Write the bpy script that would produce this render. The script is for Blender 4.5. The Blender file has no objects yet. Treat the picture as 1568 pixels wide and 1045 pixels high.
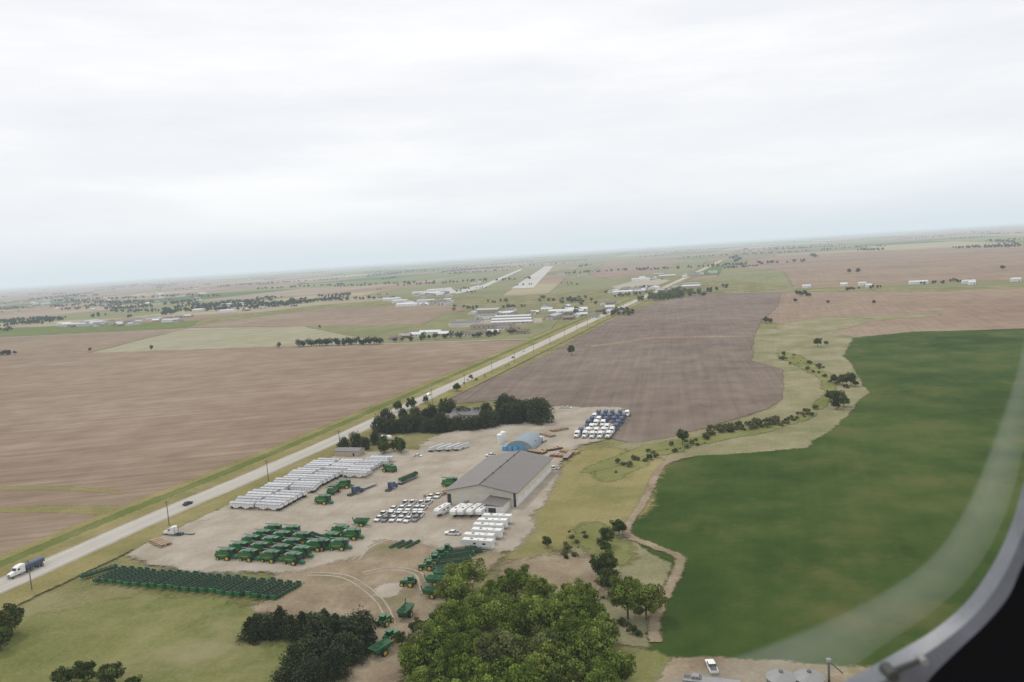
import bpy, math, random
import numpy as np
from mathutils import Vector, Matrix, noise as mnoise
from mathutils.geometry import tessellate_polygon
random.seed(7); rng=np.random.default_rng(7)
S=bpy.context.scene
# ------------------------------------------------------------ camera (100 m up, in a light aircraft)
H=100.0; F=1220.0
pitch=math.atan(134.2/F); roll=math.radians(-3.65)
R=Matrix.Rotation(math.pi/2-pitch,3,'X')@Matrix.Rotation(roll,3,'Z')
cam=bpy.data.cameras.new("camera"); co=bpy.data.objects.new("camera",cam); S.collection.objects.link(co)
co.matrix_world=Matrix.Translation((0,0,H))@R.to_4x4()
cam.sensor_width=36; cam.lens=F/1568*36; cam.clip_start=0.05; cam.clip_end=200000
cam.dof.use_dof=True; cam.dof.focus_distance=400; cam.dof.aperture_fstop=9
S.camera=co
S.view_settings.view_transform='Standard'; S.view_settings.look='None'; S.view_settings.exposure=0
def ray(u,v): return R@Vector(((u-784)/F,-(v-522.5)/F,-1))
def g(u,v,z=0.0):
    """image pixel coordinates, unprojected through the camera -> metres on the ground plane"""
    r=ray(u,v)
    if r.z>-0.0016: r.z=-0.0016
    t=(z-H)/r.z
    return Vector((r.x*t,r.y*t,z))
RD=(g(985,457)-g(510,678)).normalized()      # highway direction
PD=Vector((RD.y,-RD.x,0))                      # across it (to the right)
AR=math.atan2(RD.y,RD.x); AP=math.atan2(PD.y,PD.x)
# ------------------------------------------------------------ materials
def N(nt,t,**k):
    n=nt.nodes.new(t)
    for a,b in k.items(): setattr(n,a,b)
    return n
def newmat(name):
    m=bpy.data.materials.new(name); m.use_nodes=True; nt=m.node_tree; nt.nodes.clear()
    return m,nt
def math_(nt,op,a,b=None,c=None,clamp=False):
    n=N(nt,'ShaderNodeMath',operation=op,use_clamp=clamp)
    for i,x in enumerate((a,b,c)):
        if x is None: continue
        if isinstance(x,(int,float)): n.inputs[i].default_value=x
        else: nt.links.new(x,n.inputs[i])
    return n.outputs[0]
def noise_(nt,vec,scale,detail=4,rough=.6):
    n=N(nt,'ShaderNodeTexNoise'); n.inputs['Scale'].default_value=scale; n.inputs['Detail'].default_value=detail
    n.inputs['Roughness'].default_value=rough; nt.links.new(vec,n.inputs['Vector']); return n.outputs[0]
def ramp_(nt,fac,stops,interp='LINEAR'):
    r=N(nt,'ShaderNodeValToRGB'); e=r.color_ramp.elements; r.color_ramp.interpolation=interp
    e[0].position=stops[0][0]; e[0].color=(*stops[0][1],1); e[1].position=stops[-1][0]; e[1].color=(*stops[-1][1],1)
    for p,c in stops[1:-1]:
        x=e.new(p); x.color=(*c,1)
    nt.links.new(fac,r.inputs[0]); return r.outputs[0]
def mapping(nt,vec,rot=0,scale=(1,1,1)):
    m=N(nt,'ShaderNodeMapping'); m.inputs['Rotation'].default_value=(0,0,rot); m.inputs['Scale'].default_value=scale
    nt.links.new(vec,m.inputs['Vector'])
    return m.outputs[0]
def land(name,c1,c2,c3,ang=None,w=(.35,.3,.25,.1),sc=(.004,.04,.9),fade=True,spread=.10,rows=(.006,.22),c4=None,fadew=.9,tram=0):
    """soil / crop / grass: noise at field, patch and tuft scale + streaks along the working direction"""
    m,nt=newmat(name); tc=N(nt,'ShaderNodeTexCoord').outputs['Object']
    a=AR if ang is None else ang
    rt=mapping(nt,tc,-a); st=mapping(nt,rt,0,(rows[0],rows[1],1))
    f=math_(nt,'MULTIPLY',noise_(nt,tc,sc[0],6),w[0])
    f=math_(nt,'ADD',f,math_(nt,'MULTIPLY',noise_(nt,tc,sc[1],6),w[1]))
    f=math_(nt,'ADD',f,math_(nt,'MULTIPLY',noise_(nt,st,1.0,4,.7),w[2]))
    f=math_(nt,'ADD',f,math_(nt,'MULTIPLY',noise_(nt,tc,sc[2],3,.7),w[3]))
    f=math_(nt,'DIVIDE',f,sum(w))
    if tram:   # faint implement passes
        sx=N(nt,'ShaderNodeSeparateXYZ'); nt.links.new(rt,sx.inputs[0])
        wv=math_(nt,'FRACT',math_(nt,'DIVIDE',math_(nt,'ADD',sx.outputs[1],math_(nt,'MULTIPLY',noise_(nt,tc,.006,2),18)),13.0))
        ln=math_(nt,'MULTIPLY',math_(nt,'LESS_THAN',wv,.16),math_(nt,'MULTIPLY_ADD',noise_(nt,tc,.012,4),3,-1.1,True))
        f=math_(nt,'SUBTRACT',f,math_(nt,'MULTIPLY',ln,tram))
    col=ramp_(nt,f,[(.5-spread,c1),(.5,c2),(.5+spread,c3)])
    if c4 is not None:
        mx=N(nt,'ShaderNodeMix',data_type='RGBA')
        k=math_(nt,'MULTIPLY_ADD',noise_(nt,tc,sc[1]*.45,6,.7),7,-3.7,True)
        nt.links.new(math_(nt,'MULTIPLY',k,.8),mx.inputs['Factor']); nt.links.new(col,mx.inputs['A']); mx.inputs['B'].default_value=(*c4,1); col=mx.outputs['Result']
    b=N(nt,'ShaderNodeBsdfDiffuse'); nt.links.new(col,b.inputs['Color']); b.inputs['Roughness'].default_value=.6
    out=N(nt,'ShaderNodeOutputMaterial'); sh=b.outputs[0]
    if fade:
        at=N(nt,'ShaderNodeAttribute',attribute_name='fade').outputs['Fac']
        n=math_(nt,'ADD',math_(nt,'MULTIPLY',noise_(nt,tc,.25,4,.7),fadew*1.6),-fadew*.8)
        al=math_(nt,'ADD',at,n); al=math_(nt,'MULTIPLY_ADD',al,2.4,-.7,True)
        al=math_(nt,'MAXIMUM',al,math_(nt,'GREATER_THAN',at,.999))
        tr=N(nt,'ShaderNodeBsdfTransparent'); mx=N(nt,'ShaderNodeMixShader')
        nt.links.new(al,mx.inputs[0]); nt.links.new(tr.outputs[0],mx.inputs[1]); nt.links.new(sh,mx.inputs[2]); sh=mx.outputs[0]
    nt.links.new(sh,out.inputs['Surface']); return m
def paint(name,c,rough=.5,metal=0,var=.25,scale=.6,spec=.4):
    m,nt=newmat(name); tc=N(nt,'ShaderNodeTexCoord').outputs['Object']
    n=noise_(nt,tc,scale,5,.65); 
    oi=N(nt,'ShaderNodeObjectInfo').outputs['Random']
    k=math_(nt,'MULTIPLY_ADD',n,var*2,1-var*1.3); k=math_(nt,'MULTIPLY',k,math_(nt,'MULTIPLY_ADD',oi,var,1-var*.6))
    v=N(nt,'ShaderNodeVectorMath',operation='SCALE'); v.inputs[0].default_value=c; nt.links.new(k,v.inputs['Scale'])
    b=N(nt,'ShaderNodeBsdfPrincipled'); nt.links.new(v.outputs[0],b.inputs['Base Color']); b.inputs['Roughness'].default_value=rough
    b.inputs['Metallic'].default_value=metal; b.inputs['Specular IOR Level'].default_value=spec
    o=N(nt,'ShaderNodeOutputMaterial'); nt.links.new(b.outputs[0],o.inputs[0]); return m
def ribbed(name,c,pitch_=.9,rough=.45):
    m,nt=newmat(name); tc=N(nt,'ShaderNodeTexCoord').outputs['Object']
    sx=N(nt,'ShaderNodeSeparateXYZ'); nt.links.new(tc,sx.inputs[0])
    s=math_(nt,'FRACT',math_(nt,'DIVIDE',sx.outputs[0],pitch_)); line=math_(nt,'LESS_THAN',s,.12)
    n=noise_(nt,mapping(nt,tc,0,(.6,.08,.6)),1,5); k=math_(nt,'MULTIPLY_ADD',n,.5,.76); k=math_(nt,'SUBTRACT',k,math_(nt,'MULTIPLY',line,.14))
    v=N(nt,'ShaderNodeVectorMath',operation='SCALE'); v.inputs[0].default_value=c; nt.links.new(k,v.inputs['Scale'])
    b=N(nt,'ShaderNodeBsdfPrincipled'); nt.links.new(v.outputs[0],b.inputs['Base Color']); b.inputs['Roughness'].default_value=rough
    o=N(nt,'ShaderNodeOutputMaterial'); nt.links.new(b.outputs[0],o.inputs[0]); return m
def leafmat(name,c,c2,trans=.25):
    m,nt=newmat(name); at=N(nt,'ShaderNodeAttribute',attribute_name='tint').outputs['Fac']
    oi=N(nt,'ShaderNodeObjectInfo').outputs['Random']
    mx=N(nt,'ShaderNodeMix',data_type='RGBA'); nt.links.new(oi,mx.inputs['Factor']); mx.inputs['A'].default_value=(*c,1); mx.inputs['B'].default_value=(*c2,1)
    v=N(nt,'ShaderNodeVectorMath',operation='SCALE'); nt.links.new(mx.outputs['Result'],v.inputs[0]); nt.links.new(at,v.inputs['Scale'])
    d=N(nt,'ShaderNodeBsdfDiffuse'); t=N(nt,'ShaderNodeBsdfTranslucent'); ms=N(nt,'ShaderNodeMixShader'); ms.inputs[0].default_value=trans
    nt.links.new(v.outputs[0],d.inputs[0]); nt.links.new(v.outputs[0],t.inputs[0]); nt.links.new(d.outputs[0],ms.inputs[1]); nt.links.new(t.outputs[0],ms.inputs[2])
    o=N(nt,'ShaderNodeOutputMaterial'); nt.links.new(ms.outputs[0],o.inputs[0]); return m
M={}
M['white']=paint('white_paint',(.74,.74,.72),.4,var=.12)
M['offwhite']=paint('offwhite_panel',(.58,.57,.53),.5,var=.12)
M['silver']=paint('trailer_tarp',(.48,.49,.51),.5,var=.4)
M['green']=paint('green_paint',(.028,.165,.05),.4,var=.25)
M['dgreen']=paint('dark_green_paint',(.022,.10,.042),.5,var=.35)
M['tank']=paint('grain_tank_inside',(.10,.13,.10),.6,var=.3)
M['yellow']=paint('yellow_paint',(.62,.43,.03),.4)
M['black']=paint('rubber',(.025,.025,.025),.8)
M['dark']=paint('dark_metal',(.042,.047,.045),.6)
M['grey']=paint('grey_metal',(.24,.24,.24),.5)
M['glass']=paint('dark_glass',(.03,.035,.04),.12,var=.05)
M['blue']=paint('blue_paint',(.05,.08,.155),.35)
M['lblue']=paint('light_blue_tarp',(.10,.30,.5),.5)
M['red']=paint('red_paint',(.30,.07,.05),.4)
M['wood']=paint('lumber',(.36,.25,.15),.8)
M['pole']=paint('pole_wood',(.16,.13,.10),.9)
M['bark']=paint('bark',(.11,.09,.07),.9)
M['roof']=ribbed('dark_roof_panel',(.135,.118,.107))
M['wall']=ribbed('wall_panel',(.66,.62,.53),.9)
M['wallw']=ribbed('white_wall_panel',(.70,.70,.67),.9)
M['quon']=ribbed('quonset_panel',(.20,.24,.27),.8)
M['leaf']=leafmat('leaf_spring',(.14,.205,.035),(.215,.265,.06),.3)
M['leafb']=leafmat('leaf_budding',(.19,.20,.09),(.17,.195,.07),.3)
M['leaf2']=leafmat('leaf_mid',(.085,.12,.033),(.12,.145,.045))
M['cedar']=leafmat('cedar_needles',(.05,.068,.032),(.078,.092,.042),.12)
M['far']=leafmat('distant_leaves',(.048,.07,.034),(.048,.07,.034),.1)
M['shrub']=leafmat('shrub_leaves',(.16,.185,.06),(.20,.19,.09))
# land
grass=land('grass',(.125,.132,.045),(.205,.192,.085),(.285,.255,.135),w=(.25,.4,.1,.25),c4=(.325,.28,.175),fade=False)
soil_l=land('tilled_soil',(.225,.163,.115),(.283,.212,.153),(.35,.275,.205),ang=math.radians(8),w=(.3,.25,.35,.1),tram=.022,spread=.085)
soil_r=land('dark_tilled_soil',(.155,.12,.098),(.205,.162,.132),(.265,.215,.175),ang=AR+.12,w=(.38,.3,.22,.1),c4=(.25,.20,.158),tram=.03)
soil_b=land('red_soil',(.22,.155,.115),(.275,.20,.148),(.325,.255,.18),tram=.02)
stub=land('stubble',(.29,.265,.165),(.345,.32,.215),(.40,.37,.265))
wheat=land('wheat',(.037,.066,.016),(.056,.089,.022),(.085,.112,.033),w=(.5,.38,.06,.06),sc=(.008,.035,.9),c4=(.115,.115,.040),tram=.012,spread=.085)
gravel=land('gravel',(.315,.27,.21),(.39,.342,.275),(.455,.41,.345),w=(.2,.45,.15,.25),sc=(.01,.07,1.2),c4=(.31,.26,.195),rows=(.02,.25))
dirt=land('dirt',(.215,.165,.11),(.29,.23,.157),(.365,.305,.22),w=(.2,.45,.1,.25),sc=(.01,.08,1.),c4=(.19,.18,.083))
lawn=land('lawn',(.13,.15,.045),(.195,.20,.074),(.26,.245,.112),w=(.25,.4,.1,.25),c4=(.30,.265,.15))
verge=land('verge_grass',(.10,.135,.038),(.142,.172,.052),(.205,.205,.088),w=(.2,.4,.2,.2),fadew=.6)
ygrass=land('dry_grass',(.195,.178,.07),(.26,.228,.095),(.33,.28,.145),w=(.2,.4,.1,.3),c4=(.155,.165,.06))
cgrass=land('creek_grass',(.19,.18,.095),(.258,.237,.135),(.335,.30,.20),w=(.2,.4,.1,.3),c4=(.15,.17,.068))
conc=land('road_concrete',(.41,.385,.335),(.46,.435,.385),(.52,.495,.445),w=(.2,.2,.5,.1),fade=False,rows=(.01,.8))
mark=paint('road_marking',(.70,.70,.66),.6); marky=paint('road_marking_yellow',(.55,.42,.15),.6)
rway=land('runway_concrete',(.44,.425,.385),(.49,.47,.43),(.54,.52,.48),fade=False)
fgreen=land('far_green_field',(.17,.18,.08),(.22,.217,.108),(.28,.258,.152))
def patchwork():
    m,nt=newmat('farmland'); tc=N(nt,'ShaderNodeTexCoord').outputs['Object']
    r=mapping(nt,tc,-AR-.0)
    sn=N(nt,'ShaderNodeVectorMath',operation='SNAP'); nt.links.new(r,sn.inputs[0]); sn.inputs[1].default_value=(800,520,1e6)
    wn=N(nt,'ShaderNodeTexWhiteNoise',noise_dimensions='2D'); nt.links.new(sn.outputs[0],wn.inputs['Vector'])
    col=ramp_(nt,wn.outputs[0],[(0,(.26,.185,.13)),(.22,(.16,.175,.075)),(.34,(.31,.27,.175)),(.5,(.09,.135,.04)),(.6,(.225,.165,.12)),(.76,(.20,.20,.10)),(.85,(.29,.23,.165)),(.95,(.12,.15,.06)),(1,(.12,.15,.06))],'CONSTANT')
    n=noise_(nt,tc,.003,6); k=math_(nt,'MULTIPLY_ADD',n,.9,.55)
    v=N(nt,'ShaderNodeVectorMath',operation='SCALE'); nt.links.new(col,v.inputs[0]); nt.links.new(k,v.inputs['Scale'])
    b=N(nt,'ShaderNodeBsdfDiffuse'); nt.links.new(v.outputs[0],b.inputs[0]); o=N(nt,'ShaderNodeOutputMaterial'); nt.links.new(b.outputs[0],o.inputs[0]); return m
base=patchwork()
# ------------------------------------------------------------ mesh helpers
def link(name,me,loc=(0,0,0),rz=0,sc=1,rx=0):
    o=bpy.data.objects.new(name,me); o.location=loc; o.rotation_euler=(rx,0,rz)
    o.scale=(sc,sc,sc) if isinstance(sc,(int,float)) else sc
    S.collection.objects.link(o); return o
class MB:
    def __init__(s): s.v=[];s.f=[];s.m=[];s.mats=[]
    def mi(s,k):
        if k not in s.mats: s.mats.append(k)
        return s.mats.index(k)
    def add(s,vs,fs,k):
        b=len(s.v); s.v+=[tuple(x) for x in vs]; s.f+=[tuple(b+i for i in f) for f in fs]; s.m+=[s.mi(k)]*len(fs)
    def box(s,c,d,k,top=(1,1),sh=(0,0)):
        x,y,z=c;a,b,h=d[0]/2,d[1]/2,d[2]/2
        vs=[(x-a,y-b,z-h),(x+a,y-b,z-h),(x+a,y+b,z-h),(x-a,y+b,z-h)]
        a2,b2=a*top[0],b*top[1]; X=x+sh[0];Y=y+sh[1]
        vs+=[(X-a2,Y-b2,z+h),(X+a2,Y-b2,z+h),(X+a2,Y+b2,z+h),(X-a2,Y+b2,z+h)]
        s.add(vs,[(3,2,1,0),(4,5,6,7),(0,1,5,4),(1,2,6,5),(2,3,7,6),(3,0,4,7)],k)
    def prof(s,p,y0,y1,k,cap=None):
        n=len(p); vs=[(x,y0,z) for x,z in p]+[(x,y1,z) for x,z in p]
        s.add(vs,[(i,(i+1)%n,n+(i+1)%n,n+i) for i in range(n)],k)
        s.add(vs,[tuple(range(n-1,-1,-1)),tuple(range(n,2*n))],cap or k)
    def tube(s,p0,p1,r0,r1,k,n=10,caps=True):
        p0=Vector(p0);p1=Vector(p1);d=(p1-p0).normalized(); a=d.orthogonal().normalized(); b=d.cross(a)
        vs=[]
        for p,r in((p0,r0),(p1,r1)):
            for i in range(n):
                t=2*math.pi*i/n; vs.append(p+a*math.cos(t)*r+b*math.sin(t)*r)
        fs=[(i,(i+1)%n,n+(i+1)%n,n+i) for i in range(n)]
        if caps: fs+=[tuple(range(n-1,-1,-1)),tuple(range(n,2*n))]
        s.add(vs,fs,k)
    def wheel(s,x,y,r,w,rim='grey',z=None):
        z=r if z is None else z
        s.tube((x,y-w/2,z),(x,y+w/2,z),r,r,'black',14)
        sg=1 if y>=0 else -1
        s.tube((x,y+sg*(w/2),z),(x,y+sg*(w/2+.03),z),r*.58,r*.52,rim,12)
    def mesh(s,name,sub=None):
        me=bpy.data.meshes.new(name); me.from_pydata(s.v,[],s.f)
        for k in s.mats: me.materials.append(M[(sub or {}).get(k,k)])
        me.polygons.foreach_set('material_index',s.m); me.update(); return me
# ground sheet
me=bpy.data.meshes.new('ground'); L=75000
me.from_pydata([(-L,-L,-.6),(L,-L,-.6),(L,L,-.6),(-L,L,-.6)],[],[(0,1,2,3)]); me.materials.append(base); link('ground',me)
def catmull(P,closed,k=4):
    n=len(P); out=[]
    rngi=range(n if closed else n-1)
    for i in rngi:
        p0=P[(i-1)%n] if closed or i>0 else P[i]; p1=P[i]; p2=P[(i+1)%n]; p3=P[(i+2)%n] if closed or i+2<n else p2
        for j in range(k):
            t=j/k; out.append(.5*((2*p1)+(p2-p0)*t+(2*p0-5*p1+4*p2-p3)*t*t+(3*p1-p0-3*p2+p3)*t**3))
    if not closed: out.append(P[-1])
    return out
def patch(name,uv,z,mat,smooth=False,jit=1.0,fw=3.0,world=False):
    P=[Vector((p[0],p[1],0)) for p in uv] if world else [g(*p) for p in uv]
    if smooth: P=catmull(P,True,5)
    Q=[]
    for i,p in enumerate(P):
        q=P[(i+1)%len(P)]; d=(q-p).length; step=max(4,.012*p.length); n=max(1,min(60,int(d/step)))
        for j in range(n): Q.append(p.lerp(q,j/n))
    P=Q
    for i,p in enumerate(P):
        if jit: 
            nn=mnoise.noise_vector(p*.045+Vector((z*37,0,0)))*jit*1.6+mnoise.noise_vector(p*.2)*jit*.6; p.x+=nn.x; p.y+=nn.y
    area=sum(P[i].x*P[(i+1)%len(P)].y-P[(i+1)%len(P)].x*P[i].y for i in range(len(P)))
    if area<0: P.reverse()
    n=len(P); vs=[(p.x,p.y,z) for p in P]; fade=[1.0]*n
    tri=[tuple(t) for t in tessellate_polygon([[Vector((p.x,p.y,0)) for p in P]])]
    fs=list(tri)
    if fw:
        for i in range(n):
            a=P[i-1];b=P[(i+1)%n]; t=(b-a).normalized(); o=Vector((t.y,-t.x,0)); q=P[i]+o*fw*max(1,P[i].length/500)
            vs.append((q.x,q.y,z-.012)); fade.append(0.0)
        fs+=[(i,n+i,n+(i+1)%n,(i+1)%n) for i in range(n)]
    me=bpy.data.meshes.new(name); me.from_pydata(vs,[],fs); me.materials.append(mat)
    at=me.attributes.new('fade','FLOAT','POINT'); at.data.foreach_set('value',fade); me.update()
    return link(name,me)
# near grassland
near=[(-700,1100),(-500,560),(0,512),(300,490),(480,468),(640,455),(800,452),(960,440),(1100,425),(1220,440),(1400,440),(1568,438),(2000,430),(2400,1100)]
P=[g(*p) for p in near]; P=[Vector((-260,-60,0))]+[P[0]]+P[1:-1]+[Vector((420,-60,0))]
patch('grassland',[(p.x,p.y) for p in P],-.30,grass,jit=0,fw=0,world=True)
# far fields
z=-.45
def zz():
    global z; z+=.02; return z
patch('crop_field',[(840,452),(905,395),(1080,398),(1060,415),(980,445),(930,450)],zz(),fgreen)
patch('crop_field',[(560,452),(700,425),(790,411),(830,407),(800,430),(760,455),(640,462)],zz(),fgreen)
patch('plowed_field',[(1110,408),(1190,392),(1568,374),(1720,370),(1720,422),(1568,428),(1215,437),(1195,415)],zz(),soil_b)
patch('crop_field',[(1090,448),(1110,410),(1195,415),(1215,445)],zz(),fgreen)
patch('plowed_field',[(0,462),(200,450),(360,430),(300,428),(0,446),(-300,470),(-300,480)],zz(),soil_l)
patch('plowed_field',[(905,420),(930,402),(1050,399),(1000,418),(940,428)],zz(),soil_b)
z=-.25
patch('tan_field',[(140,541),(210,523),(290,503),(480,500),(720,500),(690,512),(590,527),(430,531)],zz(),stub)
patch('plowed_field',[(-400,545),(0,517),(285,503),(200,523),(130,541),(0,547),(-400,562)],zz(),soil_l)
patch('crop_field',[(-400,535),(-400,525),(0,503),(200,495),(300,492),(285,502),(0,516)],zz(),verge)
patch('plowed_field',[(290,501),(380,488),(500,472),(640,468),(720,470),(680,484),(640,497),(480,499)],zz(),soil_l)
patch('crop_field',[(470,500),(650,497),(685,480),(830,470),(860,480),(840,505),(800,520),(600,526),(560,518)],zz(),fgreen)
patch('brown_field',[(-500,568),(0,546),(140,541),(430,531),(590,527),(850,521),(800,541),(740,563),(640,608),(560,643),(500,666),(430,695),(350,731),(265,768),(160,798),(0,857),(-300,960),(-700,1080)],zz(),soil_l)
patch('grass_waterway',[(0,779),(90,775),(190,777),(222,788),(180,795),(130,785),(0,783)],zz(),ygrass,True,1,2)
patch('grass_waterway',[(0,746),(120,748),(190,755),(120,751),(0,749)],zz(),ygrass,True,1,2)
patch('creek_grass',[(1140,560),(1150,505),(1300,498),(1320,520),(1345,600),(1250,700),(1060,712),(1020,725),(985,780),(960,820),(1045,862),(1000,990),(940,980),(900,870),(850,800),(900,700),(960,680),(1100,655),(1190,625),(1200,575)],zz(),cgrass)
patch('brown_field',[(1005,463),(1090,449),(1197,447),(1192,470),(1162,490),(1150,520),(1148,552),(1197,567),(1192,610),(1170,626),(1100,648),(1030,668),(970,678),(930,668),(900,640),(855,622),(760,612),(690,618),(700,602),(780,572),(840,545),(900,512),(960,480)],zz(),soil_r)
patch('brown_field',[(1200,448),(1400,448),(1568,442),(1750,436),(1750,492),(1568,503),(1400,509),(1310,516),(1235,500),(1170,492),(1195,470)],zz(),soil_b)
patch('grass_waterway',[(1195,500),(1250,488),(1330,485),(1420,480),(1425,484),(1330,492),(1290,503),(1220,508)],zz(),cgrass,True,2,4)
patch('wheat_field',[(1312,518),(1400,509),(1568,504),(1800,497),(2200,1040),(1568,1026),(1320,1024),(1230,1022),(1080,1010),(1008,996),(1004,955),(1040,862),(1000,838),(960,815),(988,768),(1018,714),(1060,700),(1150,695),(1240,687),(1290,650),(1335,602),(1318,570),(1298,545)],zz(),wheat,False,1.5,4)
patch('field_track',[(905,530),(1000,516),(1150,514),(1150,516),(1000,518.5),(906,532)],zz(),soil_b,False,.5,1.5)
patch('dry_grass',[(800,790),(845,735),(880,700),(930,690),(985,700),(1010,712),(985,745),(950,800),(900,800),(860,830),(800,850),(790,820)],zz(),ygrass,True,2.5,8)
patch('creek_ditch',[(925,735),(935,712),(990,688),(1045,678),(1030,690),(985,700),(955,725)],zz(),lawn,True,3,8)
patch('creek_ditch',[(885,825),(905,808),(925,830),(945,850),(930,862),(905,845)],zz(),lawn,True,3,8)
patch('creek_ditch',[(900,720),(990,684),(1090,668),(1190,650),(1240,632),(1240,636),(1190,656),(1090,676),(1000,692),(935,715)],zz(),lawn,True,2,4)
patch('creek_ditch',[(1195,540),(1225,548),(1260,570),(1275,600),(1255,625),(1250,620),(1266,600),(1250,575),(1215,554),(1195,546)],zz(),lawn,True,2,4)
patch('bare_dirt',[(780,880),(800,862),(860,855),(905,868),(920,890),(860,902),(820,898)],zz(),dirt,True,2,8)
patch('lawn',[(-200,1080),(-60,985),(60,945),(230,915),(420,940),(400,985),(460,1000),(400,1070),(350,1140),(-100,1150)],zz(),lawn,False,2,8)
patch('lawn',[(960,1060),(985,1000),(1005,998),(1022,1010),(1010,1060),(1000,1100),(950,1100)],zz(),lawn)
patch('dirt_yard',[(1020,1100),(1018,1050),(1035,1010),(1080,1012),(1230,1024),(1340,1027),(1500,1030),(1500,1100)],zz(),dirt)
patch('bare_dirt',[(400,905),(450,870),(545,822),(640,830),(700,845),(770,840),(700,900),(640,960),(610,1010),(570,1080),(530,1080),(560,985),(560,955),(470,935),(400,930),(455,915)],zz(),dirt,False,1.5,6)
patch('gravel_patch',[(585,903),(592,896),(606,896),(604,906),(594,908)],zz(),gravel,True,2,4)
patch('gravel_yard',[(205,850),(235,822),(280,800),(295,786),(345,783),(343,768),(420,732),(500,698),(560,696),(640,692),(665,672),(700,660),(770,652),(838,632),(850,624),(890,626),(945,625),(955,640),(915,672),(880,680),(862,695),(850,712),(852,725),(826,772),(802,790),(803,812),(775,842),(700,838),(650,828),(570,822),(540,850),(470,868),(460,872),(380,872),(300,872),(235,862)],zz(),gravel,False,1.8,6)
patch('gravel_drive',[(283,801),(260,790),(275,780),(300,775),(320,786),(340,790)],zz(),gravel,True,.5,2)
def ribbon(name,pts,o0,o1,zh,mat,fw=0):
    P=catmull([g(*p) for p in pts],False,8); strip(name,o0,o1,zh,mat,fw,P=P)
# highway and verges
RP=catmull([g(*p) for p in [(-330,1050),(-150,966),(0,899),(113,849),(200,810),(290,771),(350,746),(430,711),(510,676),(600,634),(658,607),(740,569),(800,541),(860,513),(900,494),(985,456),(1040,430),(1080,411),(1105,399)]],False,6)
def strip(name,o0,o1,z,mat,fw=False,i0=0,i1=None,P=RP):
    P=P[i0:i1]; vs=[];fs=[];fd=[]
    offs=[o0,o1] if not fw else [o0-fw,o0,o1,o1+fw]
    fv=[1,1] if not fw else [0,1,1,0]
    for i,p in enumerate(P):
        t=(P[min(i+1,len(P)-1)]-P[max(i-1,0)]).normalized(); n=Vector((t.y,-t.x,0))
        for o,f in zip(offs,fv): q=p+n*o; vs.append((q.x,q.y,z-(0 if f else .01))); fd.append(f)
    k=len(offs)
    for i in range(len(P)-1):
        for j in range(k-1): fs.append((i*k+j,i*k+j+1,(i+1)*k+j+1,(i+1)*k+j))
    me=bpy.data.meshes.new(name); me.from_pydata(vs,[],fs); me.materials.append(mat)
    at=me.attributes.new('fade','FLOAT','POINT'); at.data.foreach_set('value',[float(x) for x in fd]); return link(name,me)
strip('roadside_grass',-25,-5,.30,verge,3); strip('roadside_grass',5,19,.30,ygrass,3)
strip('roadside_grass',-15,-4,.32,ygrass,3); strip('roadside_grass',-27.5,-24,.315,ygrass,3)
strip('gravel_shoulder',-6.6,6.6,.34,gravel,.8)
strip('highway',-5.6,5.6,.38,conc)
strip('lane_marking',-3.75,-3.6,.41,mark); strip('lane_marking',3.6,3.75,.41,mark); strip('lane_marking',-.1,.1,.41,marky)
# faint wheel tracks on the dirt beyond the yard
k_=0
for pts in ([(545,858),(565,838),(600,826),(650,832),(690,842)],[(555,880),(600,872),(640,880),(650,905)],[(470,880),(530,885),(580,920),(600,960)]):
    for o in(-1.1,1.1): k_+=1; ribbon('wheel_track',pts,o-.15,o+.15,.262+.004*k_,gravel,.35)
ribbon('field_edge_track',[(1003,985),(1006,940),(1041,868),(1038,853),(1000,837),(959,815),(986,768),(1016,713),(1060,699)],-.5,.5,.30,dirt,2.2)
z=-.1
for P_ in ([(783,442),(834,408),(847,408),(817,441)],[(690,447),(733,437),(742,441),(700,450)],[(735,438),(797,412),(800,413),(741,441)],[(640,447),(690,440),(700,449),(650,452)]):
    patch('runway',P_,zz(),rway,jit=0,fw=0)
patch('parking_lot',[(685,497),(700,490),(770,490),(830,487),(830,494),(760,500),(690,502)],zz(),gravel,jit=0,fw=0)
patch('parking_lot',[(935,440),(990,425),(1030,430),(975,446)],zz(),gravel,jit=0,fw=0)
def lane(a,b,w=7,mat=gravel,zh=-.02):
    A=g(*a);B=g(*b);t=(B-A).normalized();n=Vector((t.y,-t.x,0))*w/2
    patch('country_road',[((A+n).x,(A+n).y),((B+n).x,(B+n).y),((B-n).x,(B-n).y),((A-n).x,(A-n).y)],zz(),mat,jit=0,fw=0,world=True)
for a,b in [((590,527),(860,518)),((0,517),(480,499)),((1110,449),(1700,434)),((600,470),(940,462)),((1105,399),(1190,372)),((0,470),(430,447)),((1090,408),(1440,385))]: lane(a,b)
# ------------------------------------------------------------ foliage
def leafcloud(cent,rad,npc,size,squash=.8,tint=(.5,1.4)):
    """leaf cards spread around clump centres"""
    C=np.repeat(cent,npc,0); Rr=np.repeat(rad,npc); n=len(C)
    d=rng.normal(size=(n,3)); d/=np.linalg.norm(d,axis=1)[:,None]
    r=rng.uniform(.35,1.1,n)**.6; pos=C+d*(Rr*r)[:,None]*np.array([1,1,squash])
    nrm=d+rng.normal(size=(n,3))*.6; nrm/=np.linalg.norm(nrm,axis=1)[:,None]
    a=np.cross(nrm,rng.normal(size=(n,3))); a/=np.linalg.norm(a,axis=1)[:,None]; b=np.cross(nrm,a)
    s=size*rng.uniform(.6,1.3,n)[:,None]
    V=np.stack([pos-a*s,pos-b*s*.6,pos+a*s,pos+b*s*.6],1).reshape(-1,3)
    ct=rng.uniform(tint[0],tint[1],len(cent)); t=np.repeat(ct,npc)*rng.uniform(.7,1.25,n)*.92
    return V,np.repeat(t,4)
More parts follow.
